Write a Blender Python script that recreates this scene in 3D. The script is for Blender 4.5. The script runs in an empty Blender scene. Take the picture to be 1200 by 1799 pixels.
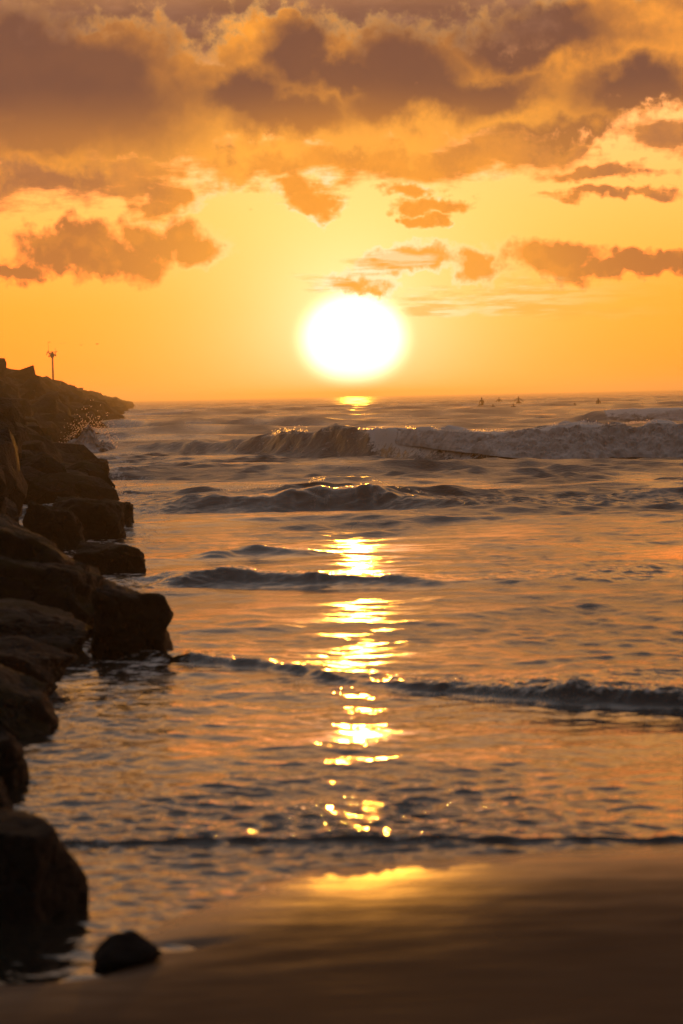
import bpy, bmesh, math, random
import numpy as np
from mathutils import Vector, Matrix

random.seed(7)
rng = np.random.default_rng(11)
scene = bpy.context.scene
COL = scene.collection

# ------------------------------------------------------------------ camera
CAM_H = 1.95
FPX = 4248.0                      # focal length in pixels of a 1200x1799 frame (85 mm)
PITCH = math.atan(204.06 / FPX)
ROLL = math.radians(1.186)
FWD = Vector((0, math.cos(PITCH), -math.sin(PITCH)))
_r = Vector((1, 0, 0)); _u = Vector((0, math.sin(PITCH), math.cos(PITCH)))
RIGHT = _r * math.cos(ROLL) - _u * math.sin(ROLL)
UP = _r * math.sin(ROLL) + _u * math.cos(ROLL)
CAM = Vector((0, 0, CAM_H))
cam_d = bpy.data.cameras.new('camera')
cam = bpy.data.objects.new('camera', cam_d); COL.objects.link(cam)
cam.matrix_world = Matrix(((RIGHT.x, UP.x, -FWD.x, CAM.x), (RIGHT.y, UP.y, -FWD.y, CAM.y),
                           (RIGHT.z, UP.z, -FWD.z, CAM.z), (0, 0, 0, 1)))
cam_d.sensor_fit = 'VERTICAL'; cam_d.sensor_height = 36.0; cam_d.sensor_width = 24.0
cam_d.lens = 85.0
cam_d.clip_start = 0.1; cam_d.clip_end = 30000
cam_d.dof.use_dof = True; cam_d.dof.focus_distance = 70.0; cam_d.dof.aperture_fstop = 3.2
scene.camera = cam

def ray(px, py):
    return (FWD + RIGHT * ((px - 600) / FPX) + UP * ((899.5 - py) / FPX))
def at_z(px, py, z=0.0):
    d = ray(px, py); t = (z - CAM_H) / d.z
    return CAM + d * t
def at_y(px, py, y):
    d = ray(px, py); return CAM + d * (y / d.y)
def azel(px, py):
    d = ray(px, py).normalized()
    return math.degrees(math.atan2(d.x, d.y)), math.degrees(math.asin(d.z))

# ------------------------------------------------------------------ sun
SUN_AZ, SUN_EL = azel(621, 548)
sun_dir = Vector((math.sin(math.radians(SUN_AZ)) * math.cos(math.radians(SUN_EL)),
                  math.cos(math.radians(SUN_AZ)) * math.cos(math.radians(SUN_EL)), math.sin(math.radians(SUN_EL))))
sl = bpy.data.lights.new('sun', 'SUN'); sl.energy = 0.36; sl.angle = math.radians(0.53); sl.color = (1.0, 0.38, 0.035)
so = bpy.data.objects.new('sun', sl); COL.objects.link(so)
so.rotation_euler = sun_dir.to_track_quat('Z', 'Y').to_euler()

scene.view_settings.view_transform = 'Standard'
scene.view_settings.look = 'None'
scene.view_settings.exposure = 0.0
scene.view_settings.gamma = 1.0
scene.view_settings.use_curve_mapping = False
scene.cycles.use_denoising = True
scene.cycles.max_bounces = 4
scene.cycles.diffuse_bounces = 2
scene.cycles.glossy_bounces = 3
scene.cycles.volume_bounces = 0
scene.cycles.use_adaptive_sampling = True
scene.cycles.adaptive_threshold = 0.02
scene.cycles.caustics_reflective = False
scene.cycles.caustics_refractive = False
scene.cycles.sample_clamp_indirect = 6.0
scene.cycles.sample_clamp_direct = 0.0

# ------------------------------------------------------------------ node helper
class NB:
    """small expression builder on a node tree"""
    def __init__(self, nt): self.nt = nt
    def new(self, t, **kw):
        n = self.nt.nodes.new(t)
        for k, v in kw.items(): setattr(n, k, v)
        return n
    def link(self, a, b): self.nt.links.new(a, b)
    def setin(self, sock, v):
        if isinstance(v, bpy.types.NodeSocket): self.nt.links.new(v, sock)
        else: sock.default_value = v
    def m(self, op, a, b=None, c=None, clamp=False):
        n = self.new('ShaderNodeMath', operation=op, use_clamp=clamp)
        self.setin(n.inputs[0], a)
        if b is not None: self.setin(n.inputs[1], b)
        if c is not None: self.setin(n.inputs[2], c)
        return n.outputs[0]
    def add(self, a, b): return self.m('ADD', a, b)
    def sub(self, a, b): return self.m('SUBTRACT', a, b)
    def mul(self, a, b): return self.m('MULTIPLY', a, b)
    def mad(self, a, b, c): return self.m('MULTIPLY_ADD', a, b, c)
    def mx(self, a, b): return self.m('MAXIMUM', a, b)
    def mn(self, a, b): return self.m('MINIMUM', a, b)
    def clamp01(self, a): return self.m('ADD', a, 0.0, clamp=True)
    def exp(self, a): return self.m('EXPONENT', a)
    def ss(self, v, a, b):                         # smoothstep a..b
        n = self.new('ShaderNodeMapRange', interpolation_type='SMOOTHSTEP')
        self.setin(n.inputs[0], v)
        if a < b: vals = (a, b, 0.0, 1.0)
        else: vals = (b, a, 1.0, 0.0)
        for i, q in enumerate(vals): n.inputs[i + 1].default_value = q
        return n.outputs[0]
    def vm(self, op, a, b=None):
        n = self.new('ShaderNodeVectorMath', operation=op)
        self.setin(n.inputs[0], a)
        if b is not None: self.setin(n.inputs[1], b)
        return n.outputs['Value'] if op in ('LENGTH', 'DOT_PRODUCT', 'DISTANCE') else n.outputs[0]
    def vec(self, x, y, z):
        n = self.new('ShaderNodeCombineXYZ')
        for i, q in enumerate((x, y, z)): self.setin(n.inputs[i], q)
        return n.outputs[0]
    def sep(self, v):
        n = self.new('ShaderNodeSeparateXYZ'); self.link(v, n.inputs[0]); return n.outputs
    def noise(self, v, scale, detail=4, rough=0.5, dist=0.0, color=False):
        n = self.new('ShaderNodeTexNoise')
        self.link(v, n.inputs['Vector']); n.inputs['Scale'].default_value = scale
        n.inputs['Detail'].default_value = detail; n.inputs['Roughness'].default_value = rough
        n.inputs['Distortion'].default_value = dist
        return n.outputs['Color'] if color else n.outputs['Fac']
    def mix(self, f, a, b):                        # colour mix
        n = self.new('ShaderNodeMix', data_type='RGBA', blend_type='MIX'); n.clamp_factor = True
        self.setin(n.inputs[0], f)
        for s, v in ((n.inputs[6], a), (n.inputs[7], b)):
            if isinstance(v, bpy.types.NodeSocket): self.link(v, s)
            else: s.default_value = (v[0], v[1], v[2], 1)
        return n.outputs[2]
    def cadd(self, a, b, f=1.0):
        n = self.new('ShaderNodeMix', data_type='RGBA', blend_type='ADD'); n.clamp_factor = False
        self.setin(n.inputs[0], f)
        for s, v in ((n.inputs[6], a), (n.inputs[7], b)):
            if isinstance(v, bpy.types.NodeSocket): self.link(v, s)
            else: s.default_value = (v[0], v[1], v[2], 1)
        return n.outputs[2]
    def scale(self, c, f):
        n = self.new('ShaderNodeVectorMath', operation='SCALE')
        if isinstance(c, bpy.types.NodeSocket): self.link(c, n.inputs[0])
        else: n.inputs[0].default_value = c
        self.setin(n.inputs['Scale'], f); return n.outputs[0]
    def ramp(self, f, stops, interp='LINEAR'):
        n = self.new('ShaderNodeValToRGB'); n.color_ramp.interpolation = interp
        e = n.color_ramp.elements
        while len(e) < len(stops): e.new(0.5)
        for el, (p, c) in zip(e, stops): el.position = p; el.color = (c[0], c[1], c[2], 1)
        self.setin(n.inputs[0], f); return n.outputs[0]

# ------------------------------------------------------------------ world: sunset sky with cloud decks
def build_world():
    w = bpy.data.worlds.new('World'); scene.world = w; w.use_nodes = True
    nt = w.node_tree; nt.nodes.clear(); B = NB(nt)
    out = B.new('ShaderNodeOutputWorld'); bg = B.new('ShaderNodeBackground'); B.link(bg.outputs[0], out.inputs[0])
    D = B.vm('NORMALIZE', B.new('ShaderNodeTexCoord').outputs['Generated'])
    dx, dy, dz = B.sep(D)
    DEG = 57.29578
    az = B.mul(B.m('ARCTAN2', dx, dy), DEG)
    el = B.mul(B.m('ARCSINE', dz), DEG)
    elp = B.mx(el, 0.0)
    P2 = B.vec(az, el, 0.0)
    P = B.vm('MULTIPLY', D, (DEG, DEG, DEG))                       # degrees-like seamless coordinates
    sky = B.new('ShaderNodeTexSky', sky_type='NISHITA', sun_disc=False)
    sky.sun_elevation = math.radians(max(SUN_EL, 1.0)); sky.sun_rotation = math.radians(SUN_AZ)
    sky.air_density = 1.0; sky.dust_density = 3.0; sky.ozone_density = 1.0
    # ---- distances from the sun
    gd = ray(621, 590).normalized()
    sdot = B.vm('DOT_PRODUCT', D, tuple(gd))
    s = B.mul(B.m('ARCCOSINE', B.mn(sdot, 0.9999999)), DEG)
    ga, ge = azel(621, 597)                                          # centre of the overexposed glare round the sun
    sx = B.sub(az, ga); sy = B.sub(el, ge)
    warm_az = B.exp(B.mul(B.m('POWER', B.mul(s, 1 / 62.0), 2.0), -1.0))   # warm half of the sky
    # ---- clear sky
    t = B.mul(elp, 1 / 60.0)
    clear = B.ramp(t, [(0.0, (2.3, .37, .014)), (0.035, (2.3, .45, .032)), (0.07, (2.1, .58, .10)), (0.105, (1.7, .66, .19)), (0.16, (1.3, .66, .26)),
                       (0.30, (.52, .40, .29)), (0.55, (.32, .30, .30)), (1.0, (.28, .29, .31))])
    back = B.cadd(B.scale(sky.outputs[0], .035), (.10, .085, .085))
    glow1 = B.exp(B.mul(s, -1 / 2.35)); glow2 = B.exp(B.mul(s, -1 / 1.9)); glow3 = B.exp(B.mul(s, -1 / 9.0))
    g = B.vec(B.mad(glow3, .35, B.mul(glow1, .3)), B.mul(glow1, .86), B.mul(glow2, .70))
    clear = B.cadd(B.mix(warm_az, back, clear), g)
    # ---- cloud helpers: ellipses given in frame pixels, turned into sky angles
    warp = B.vm('SUBTRACT', B.noise(P, .55, 3, .6, color=True), (.5, .5, .5))
    warpf = B.vm('SUBTRACT', B.noise(P, 2.6, 3, .62, color=True), (.5, .5, .5))
    K = 1 / FPX * DEG
    def field(blobs, warp_amt, warpf_amt):
        q = B.vm('ADD', P2, B.vm('ADD', B.vm('MULTIPLY', B.vec(*[B.sep(warp)[i] for i in (0, 2, 1)]), warp_amt),
                                 B.vm('MULTIPLY', B.vec(*[B.sep(warpf)[i] for i in (0, 2, 1)]), warpf_amt)))
        f = None
        for (px, py, rx, ry) in blobs:
            a, e = azel(px, py)
            v = B.vm('MULTIPLY', B.vm('SUBTRACT', q, (a, e, 0)), (1 / (rx * K), 1 / (ry * K), 0))
            b = B.sub(1.0, B.vm('LENGTH', v))
            if f is None: f = b
            else:
                n = B.new('ShaderNodeMath', operation='SMOOTH_MAX')
                B.setin(n.inputs[0], f); B.setin(n.inputs[1], b); n.inputs[2].default_value = .25; f = n.outputs[0]
        return f
    Ps = B.vm('MULTIPLY', P, (.55, .55, 1.9))
    n_mid = B.noise(P, .9, 5, .58)
    n_fine = B.noise(P, 2.2, 4, .64)
    n_str = B.noise(Ps, 1.1, 5, .6)
    n_low = B.noise(P, .13, 3, .5)
    aside = B.ss(B.m('ABSOLUTE', az), 8.6, 13.0)                    # beyond the frame the decks go on by noise alone
    # sunlit and shaded cloud colours, painted in by closeness to the sun
    near = B.exp(B.mul(s, -1 / 6.0))
    warm = B.exp(B.mul(s, -1 / 40.0))
    dark = B.mix(B.ss(s, 1.5, 6.5), (.78, .27, .03), (.175, .073, .048))
    dark = B.mix(warm_az, (.14, .12, .125), dark)
    lit = B.mix(B.ss(s, 3.0, 16.0), (1.1, .40, .040), (.95, .33, .055))
    lit = B.mix(warm_az, (.22, .19, .185), lit)
    rimc = B.mix(B.ss(s, 1.5, 7.5), (1.25, .95, .55), (1.0, .62, .22))
    rimc = B.mix(warm_az, (.25, .22, .21), rimc)
    col = clear
    # ---- high veil: the grey deck that fills the top of the picture and goes on overhead
    hv = B.add(B.ss(el, 6.4, 8.6), B.mul(B.sub(n_mid, .5), .5))
    n_gap = B.noise(B.vm('MULTIPLY', P, (.06, .06, .12)), 1.0, 5, .55)
    gap = B.mul(B.ss(n_gap, .46, .60), B.ss(el, 9.0, 15.0))
    hv = B.mul(B.ss(hv, .25, .95), B.sub(1.0, B.mul(gap, .85)))
    veil = B.mix(B.ss(n_str, .35, .70), (.23, .098, .058), (.30, .135, .080))
    n_up = B.noise(B.vm('MULTIPLY', P, (.10, .10, .26)), 1.0, 5, .6)
    veil = B.mix(B.mul(B.ss(n_up, .24, .46), B.ss(el, 8.8, 11.5)), veil, (1.7, .70, .14))  # bright gold patches added above the frame so the water reflects more gold
    veil = B.mix(B.ss(el, 14.0, 28.0), veil, (.27, .25, .245))
    veil = B.mix(B.ss(el, 30.0, 70.0), veil, (.20, .19, .19))
    veil = B.mix(warm_az, (.15, .13, .135), veil)
    col = B.mix(hv, col, veil)
    # ---- streaky low deck
    S = [(60, 310, 200, 62), (300, 350, 90, 30), (60, 270, 220, 50), (230, 300, 150, 50), (275, 340, 85, 30), (470, 275, 210, 40), (520, 320, 85, 38), (545, 362, 75, 22),
         (690, 270, 300, 52), (900, 262, 180, 48), (745, 332, 60, 18), (785, 364, 62, 14), (1060, 303, 90, 13), (1085, 336, 120, 12),
         (1180, 243, 90, 32), (1030, 265, 45, 14), (770, 390, 25, 14)]
    fs = field(S, (3.4, 1.2, 0), (1.2, .45, 0))
    fs = B.add(fs, B.mul(aside, B.sub(B.mad(n_low, 2.2, -1.5), B.mul(B.m('ABSOLUTE', B.sub(el, 5.4)), .45))))
    fs = B.add(B.add(fs, .12), B.mul(B.sub(n_str, .5), 2.2))
    ds = B.ss(fs, .0, .26)
    scol = B.mix(B.ss(s, 3.2, 8.4), (.90, .33, .035), (.44, .17, .058))
    scol = B.mix(warm_az, (.16, .14, .14), scol)
    scol = B.mix(B.mul(B.ss(fs, .9, .05), .35), scol, lit)
    scol = B.mix(B.mul(B.ss(n_mid, .46, .68), .30), scol, lit)
    scol = B.mix(B.mul(B.ss(n_mid, .50, .34), .30), scol, dark)
    col = B.mix(B.mul(B.mul(B.ss(fs, -.22, .08), B.ss(fs, .5, .10)), B.mul(B.mul(B.ss(s, 6.8, 3.5), .85), B.ss(n_mid, .44, .58))), col, rimc)
    col = B.mix(B.mul(B.ss(fs, -.08, .62), .96), col, scol)
    # ---- cumulus band
    C = [(340, 130, 120, 80), (215, 225, 150, 60), (1050, 130, 130, 70), (60, 170, 260, 130), (210, 120, 150, 90), (150, 80, 80, 55), (330, 190, 200, 80), (470, 100, 105, 75), (440, 160, 150, 90), (500, 60, 60, 40),
         (590, 130, 160, 90), (700, 110, 110, 85), (800, 110, 90, 55), (880, 140, 190, 95), (640, 205, 330, 52), (1010, 190, 150, 55), (1120, 60, 200, 110), (1150, 150, 90, 50)]
    fc = field(C, (3.0, 2.4, 0), (1.3, 1.2, 0))
    fc = B.add(fc, B.mul(aside, B.sub(B.mad(n_low, 2.4, -1.3), B.mul(B.m('ABSOLUTE', B.sub(el, 7.6)), .32))))
    billow = B.sub(1.0, B.mul(B.m('ABSOLUTE', B.sub(n_mid, .5)), 3.0))
    fc = B.add(B.add(fc, .16), B.add(B.mul(B.sub(n_fine, .5), .8), B.mul(B.sub(billow, .75), .5)))
    K_ = [(130, 150, 260, 120), (40, 130, 220, 130), (960, 70, 160, 45), (705, 115, 115, 82), (735, 165, 150, 45), (440, 150, 100, 50), (545, 95, 60, 60), (500, 185, 130, 42), (620, 120, 90, 40), (860, 150, 110, 36),
          (1120, 160, 110, 40), (960, 35, 100, 35), (60, 235, 150, 40), (1000, 235, 170, 26)]
    fk = field(K_, (2.2, 1.8, 0), (.55, .55, 0))
    fk = B.add(B.add(fk, .06), B.mul(B.sub(n_mid, .5), .55))
    relief = B.sub(n_mid, B.noise(B.vm('ADD', P, (0, 0, -.38)), .9, 3, .55))
    fk = B.add(fk, B.mul(relief, -.8))
    fk = B.add(fk, B.mul(aside, B.mad(n_mid, 2.0, -.9)))
    core = B.ss(fk, -.42, .62)
    n_big = B.noise(B.vm('ADD', P, (3.1, 0, 1.7)), .42, 4, .5)
    cc = B.mix(B.ss(B.mad(relief, .7, n_big), .34, .66), lit, B.mix(.5, lit, dark))
    under = B.mul(B.ss(el, 8.2, 6.3), B.ss(s, 9.0, 4.5))           # bright sunlit lower edge of the band
    cc = B.mix(B.mul(under, .75), cc, (1.15, .46, .065))
    dcol = B.mix(B.ss(el, 7.4, 5.6), dark, B.mix(.35, dark, lit))
    cc = B.mix(B.mul(core, .96), cc, dcol)
    edge = B.mul(B.ss(fc, .60, .10), B.ss(el, 7.2, 8.2))
    cc = B.mix(B.mul(edge, B.mul(B.sub(1.0, core), .45)), cc, rimc)
    col = B.mix(B.ss(fc, -.12, .55), col, cc)
    # ---- small low clouds
    L = [(120, 438, 105, 42), (205, 460, 90, 34), (300, 420, 88, 40), (350, 448, 62, 30), (30, 470, 45, 20), (632, 497, 48, 22), (745, 458, 66, 24), (840, 470, 38, 26),
         (965, 455, 90, 32), (1100, 475, 170, 22), (1180, 465, 60, 16)]
    fl = field(L, (2.0, 1.4, 0), (.9, .6, 0))
    fl = B.add(B.add(fl, .16), B.mul(B.sub(n_fine, .5), .9))
    fl = B.add(fl, B.mul(aside, B.sub(B.mad(n_low, 1.6, -1.2), B.mul(B.m('ABSOLUTE', B.sub(el, 3.3)), .5))))
    lcol = B.mix(B.ss(s, 1.2, 7.5), (1.05, .42, .045), (.45, .165, .042))
    lcol = B.mix(warm_az, (.17, .15, .15), lcol)
    lcol = B.mix(B.mul(B.ss(relief, .0, .16), .25), lcol, lit)
    rim = B.mul(B.ss(fl, -.35, .0), B.ss(s, 5.0, 1.4))
    col = B.mix(B.mul(rim, .75), col, rimc)
    col = B.mix(B.mul(B.ss(fl, -.10, .55), .96), col, lcol)
    # thin bright streaks right of the sun
    Wb = [(1000, 520, 330, 34), (1150, 545, 200, 16), (760, 545, 90, 12), (560, 490, 90, 25), (660, 470, 110, 30)]
    fw = B.add(field(Wb, (.6, .2, 0), (.3, .1, 0)), B.mul(B.sub(n_str, .5), 3.0))
    streak = B.noise(B.vm('MULTIPLY', P, (.5, .5, 5.0)), 1.6, 4, .6)
    wc = B.mix(B.ss(streak, .40, .60), (.95, .40, .06), rimc)
    col = B.mix(B.mul(B.ss(fw, .05, .65), B.mul(B.ss(s, 8.5, 2.0), .55)), col, wc)
    # ---- the overexposed sun
    sb = B.vm('LENGTH', B.vec(B.mul(sx, 1 / 1.36), B.mul(sy, 1 / 1.18), 0.0))
    veilcut = B.sub(1.0, B.mul(B.ss(fl, .0, .5), B.ss(sy, .75, 1.05)))
    disc = B.mul(B.m('POWER', B.ss(sb, 1.26, .60), 2.0), veilcut)
    col = B.cadd(col, (2.4, 1.8, 1.3), disc)
    # below the horizon: the dark sea far off to the sides
    col = B.mix(B.ss(el, -.05, -.6), col, (.10, .065, .045))
    B.link(B.scale(col, 10.0), bg.inputs[0]); bg.inputs[1].default_value = 0.1
    w.cycles.sampling_method = 'NONE'
build_world()

# ------------------------------------------------------------------ object helpers
def link(o, parent=None):
    COL.objects.link(o)
    if parent is not None: o.parent = parent
    return o
def tag(o, label=None, cat=None, group=None, kind=None):
    if label: o['label'] = label
    if cat: o['category'] = cat
    if group: o['group'] = group
    if kind: o['kind'] = kind
    return o
def empty(name, loc=(0, 0, 0)):
    o = bpy.data.objects.new(name, None); o.location = loc; o.empty_display_size = .2
    return link(o)
def np_mesh(name, V, F, mat=None, smooth=True):
    """V (n,3) array, F (m,3|4) array"""
    V = np.ascontiguousarray(V, np.float32); F = np.ascontiguousarray(F, np.int32)
    me = bpy.data.meshes.new(name)
    k = F.shape[1]
    me.vertices.add(len(V)); me.vertices.foreach_set('co', V.ravel())
    me.loops.add(F.size); me.loops.foreach_set('vertex_index', F.ravel())
    me.polygons.add(len(F)); me.polygons.foreach_set('loop_start', np.arange(len(F), dtype=np.int32) * k)
    me.polygons.foreach_set('use_smooth', np.full(len(F), smooth))
    me.update(calc_edges=True)
    if mat: me.materials.append(mat)
    return me
def attr(me, name, vals):
    a = me.attributes.new(name, 'FLOAT', 'POINT'); a.data.foreach_set('value', np.ascontiguousarray(vals, np.float32).ravel())
def grid_faces(nr, nc):
    i = np.arange((nr - 1) * nc).reshape(nr - 1, nc)[:, :-1].ravel()
    return np.stack([i, i + 1, i + nc + 1, i + nc], 1)

# ---- vectorised gradient-like value noise
_perm = rng.permutation(4096).astype(np.int64)
_val = rng.uniform(-1, 1, 4096)
def vnoise(x, y, z):
    xi = np.floor(x).astype(np.int64); yi = np.floor(y).astype(np.int64); zi = np.floor(z).astype(np.int64)
    fx = x - xi; fy = y - yi; fz = z - zi
    ux = fx * fx * fx * (fx * (fx * 6 - 15) + 10); uy = fy * fy * fy * (fy * (fy * 6 - 15) + 10); uz = fz * fz * fz * (fz * (fz * 6 - 15) + 10)
    def h(a, b, c):
        return _val[_perm[(_perm[(_perm[a & 4095] + b) & 4095] + c) & 4095]]
    r = 0
    for da, wx in ((0, 1 - ux), (1, ux)):
        for db, wy in ((0, 1 - uy), (1, uy)):
            for dc, wz in ((0, 1 - uz), (1, uz)):
                r = r + h(xi + da, yi + db, zi + dc) * wx * wy * wz
    return r
def fbm(x, y, z, oct=4, gain=.5, lac=2.03):
    r = 0; a = 1.0
    for i in range(oct):
        r = r + a * vnoise(x + 17.3 * i, y - 9.1 * i, z + 4.7 * i); x = x * lac; y = y * lac; z = z * lac; a *= gain
    return r
def sstep(a, b, v):
    t = np.clip((v - a) / (b - a), 0, 1); return t * t * (3 - 2 * t)

# ------------------------------------------------------------------ materials
def new_mat(name):
    m = bpy.data.materials.new(name); m.use_nodes = True; m.node_tree.nodes.clear()
    B = NB(m.node_tree); out = B.new('ShaderNodeOutputMaterial')
    return m, B, out
def principled(B, out, **kw):
    n = B.new('ShaderNodeBsdfPrincipled')
    for k, v in kw.items(): B.setin(n.inputs[k], v)
    if out: B.link(n.outputs[0], out.inputs['Surface'])
    return n
def plain(name, col, rough=.6, metallic=0.0, var=.25, scale=6.0):
    m, B, out = new_mat(name)
    tc = B.new('ShaderNodeTexCoord').outputs['Object']
    n = B.noise(tc, scale, 5, .6)
    c = B.mix(n, tuple(q * (1 - var) for q in col), tuple(q * (1 + var) for q in col))
    p = principled(B, out, **{'Base Color': c, 'Roughness': rough, 'Metallic': metallic})
    return m

def mat_water():
    m, B, out = new_mat('sea_water')
    geo = B.new('ShaderNodeNewGeometry'); pos = geo.outputs['Position']
    foam = B.new('ShaderNodeAttribute', attribute_name='foam').outputs['Fac']
    calm = B.new('ShaderNodeAttribute', attribute_name='calm').outputs['Fac']
    rgh = B.new('ShaderNodeAttribute', attribute_name='rough').outputs['Fac']
    pos_s = B.vm('MULTIPLY', pos, (.55, 1.0, 1.0))
    n1 = B.noise(pos_s, 4.0, 4, .55, .4)
    n2 = B.noise(pos_s, 21.0, 2, .55)
    bump = B.new('ShaderNodeBump'); bump.inputs['Strength'].default_value = 1.0
    bump.inputs['Distance'].default_value = 1.0
    B.link(B.mul(B.mad(n1, .070, B.mul(n2, .014)), calm), bump.inputs['Height'])
    w = principled(B, None, **{'Base Color': (.018, .017, .013, 1), 'Roughness': rgh, 'IOR': 1.6, 'Normal': bump.outputs[0]})
    nf = B.noise(pos, 3.1, 6, .68); nf2 = B.noise(pos, 14.0, 4, .6)
    fm = B.ss(B.add(B.mul(foam, 1.25), B.add(B.mul(B.sub(nf, .5), 1.7), B.mul(B.sub(nf2, .5), .9))), .42, .72)
    f = principled(B, None, **{'Base Color': (.62, .60, .57, 1), 'Roughness': .85})
    mx = B.new('ShaderNodeMixShader'); B.link(fm, mx.inputs[0]); B.link(w.outputs[0], mx.inputs[1]); B.link(f.outputs[0], mx.inputs[2])
    B.link(mx.outputs[0], out.inputs['Surface'])
    return m

def mat_foam():
    m, B, out = new_mat('white_foam')
    pos = B.new('ShaderNodeNewGeometry').outputs['Position']
    n = B.noise(pos, 9.0, 5, .65)
    bump = B.new('ShaderNodeBump'); bump.inputs['Strength'].default_value = .5; bump.inputs['Distance'].default_value = .04
    B.link(n, bump.inputs['Height'])
    c = B.mix(B.ss(B.noise(pos, 3.0, 5, .6), .30, .70), (.36, .34, .32), (.60, .58, .56))
    d = B.new('ShaderNodeBsdfDiffuse'); B.setin(d.inputs[0], c); B.link(bump.outputs[0], d.inputs['Normal'])
    t = B.new('ShaderNodeBsdfTranslucent'); B.setin(t.inputs[0], c)
    mx = B.new('ShaderNodeMixShader'); mx.inputs[0].default_value = .06
    B.link(d.outputs[0], mx.inputs[1]); B.link(t.outputs[0], mx.inputs[2]); B.link(mx.outputs[0], out.inputs['Surface'])
    return m

def mat_spray():
    m, B, out = new_mat('spray_drops')
    g = B.new('ShaderNodeBsdfRefraction'); g.inputs['IOR'].default_value = 1.05; g.inputs['Roughness'].default_value = .55
    t = B.new('ShaderNodeBsdfTranslucent'); t.inputs[0].default_value = (.95, .95, .95, 1)
    mx = B.new('ShaderNodeMixShader'); mx.inputs[0].default_value = .5
    B.link(g.outputs[0], mx.inputs[1]); B.link(t.outputs[0], mx.inputs[2]); B.link(mx.outputs[0], out.inputs['Surface'])
    return m

def mat_sand():
    m, B, out = new_mat('wet_sand')
    pos = B.new('ShaderNodeNewGeometry').outputs['Position']
    wet = B.new('ShaderNodeAttribute', attribute_name='wet').outputs['Fac']
    n1 = B.noise(B.vm('MULTIPLY', pos, (.8, 2.2, 1)), 2.4, 6, .6); n2 = B.noise(pos, 160.0, 2, .5)
    # swash ripples left by the last wave, running roughly along the shore
    n3 = B.noise(B.vm('MULTIPLY', pos, (.9, 2.6, 1)), 2.2, 5, .6, .8)
    c = B.mix(n1, (.095, .058, .034), (.155, .098, .060))
    c = B.mix(B.mul(B.ss(n2, .62, .8), .5), c, (.035, .028, .022))
    wv = B.clamp01(B.add(wet, B.mul(B.sub(n1, .5), .5)))
    rough = B.mad(wv, -.36, .58)
    bump = B.new('ShaderNodeBump'); bump.inputs['Strength'].default_value = 1.0; bump.inputs['Distance'].default_value = 1.0
    B.link(B.add(B.mul(n3, .0075), B.add(B.mul(n1, .008), B.mul(n2, .0004))), bump.inputs['Height'])
    pw = principled(B, None, **{'Base Color': c, 'Roughness': rough, 'IOR': 1.33, 'Normal': bump.outputs[0]})
    df = B.new('ShaderNodeBsdfDiffuse'); B.setin(df.inputs[0], c); B.link(bump.outputs[0], df.inputs['Normal'])
    mx = B.new('ShaderNodeMixShader'); B.setin(mx.inputs[0], B.mad(B.ss(wv, .05, .75), .92, .06)); B.link(df.outputs[0], mx.inputs[1]); B.link(pw.outputs[0], mx.inputs[2])
    B.link(mx.outputs[0], out.inputs['Surface'])
    return m

def mat_rock(name, base=(.075, .060, .050), moss=.5):
    m, B, out = new_mat(name)
    geo = B.new('ShaderNodeNewGeometry'); pos = geo.outputs['Position']
    n1 = B.noise(pos, 1.6, 7, .62); n2 = B.noise(pos, 11.0, 6, .65); n3 = B.noise(pos, 60.0, 3, .6)
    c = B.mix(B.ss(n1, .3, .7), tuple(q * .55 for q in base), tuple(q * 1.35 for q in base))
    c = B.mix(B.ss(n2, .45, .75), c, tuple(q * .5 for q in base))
    nz = B.sep(geo.outputs['Normal'])[2]
    mask = B.mul(B.ss(B.add(nz, B.mul(B.sub(n2, .5), 1.6)), .25, .85), B.ss(n1, .40, .58))
    mosscol = B.mix(n2, (.008, .010, .002), (.036, .038, .006))
    c = B.mix(B.mul(mask, moss), c, mosscol)
    bump = B.new('ShaderNodeBump'); bump.inputs['Strength'].default_value = 1.0; bump.inputs['Distance'].default_value = .10
    vo = B.new('ShaderNodeTexVoronoi', feature='DISTANCE_TO_EDGE'); vo.inputs['Scale'].default_value = 2.3
    B.link(B.vm('ADD', pos, B.vm('MULTIPLY', B.noise(pos, 2.0, 4, .6, color=True), (.7, .7, .7))), vo.inputs['Vector'])
    crack = B.ss(vo.outputs['Distance'], .0, .07)
    B.link(B.add(B.mul(crack, .35), B.add(B.mul(n2, .9), B.mul(n3, .3))), bump.inputs['Height'])
    rough = B.mad(mask, .20, B.mad(n2, .40, .48))
    principled(B, out, **{'Base Color': c, 'Roughness': rough, 'Specular IOR Level': .22, 'Normal': bump.outputs[0]})
    return m

M_WATER = mat_water(); M_FOAM = mat_foam(); M_SPRAY = mat_spray(); M_SAND = mat_sand()
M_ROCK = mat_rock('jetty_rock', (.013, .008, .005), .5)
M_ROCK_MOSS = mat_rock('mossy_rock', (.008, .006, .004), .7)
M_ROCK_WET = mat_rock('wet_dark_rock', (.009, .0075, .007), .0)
M_METAL = plain('galvanised_steel', (.20, .19, .18), .5, .6)
M_DARK = plain('dark_equipment', (.05, .05, .055), .5)
M_PANEL = plain('solar_glass', (.02, .025, .05), .15)

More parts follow.
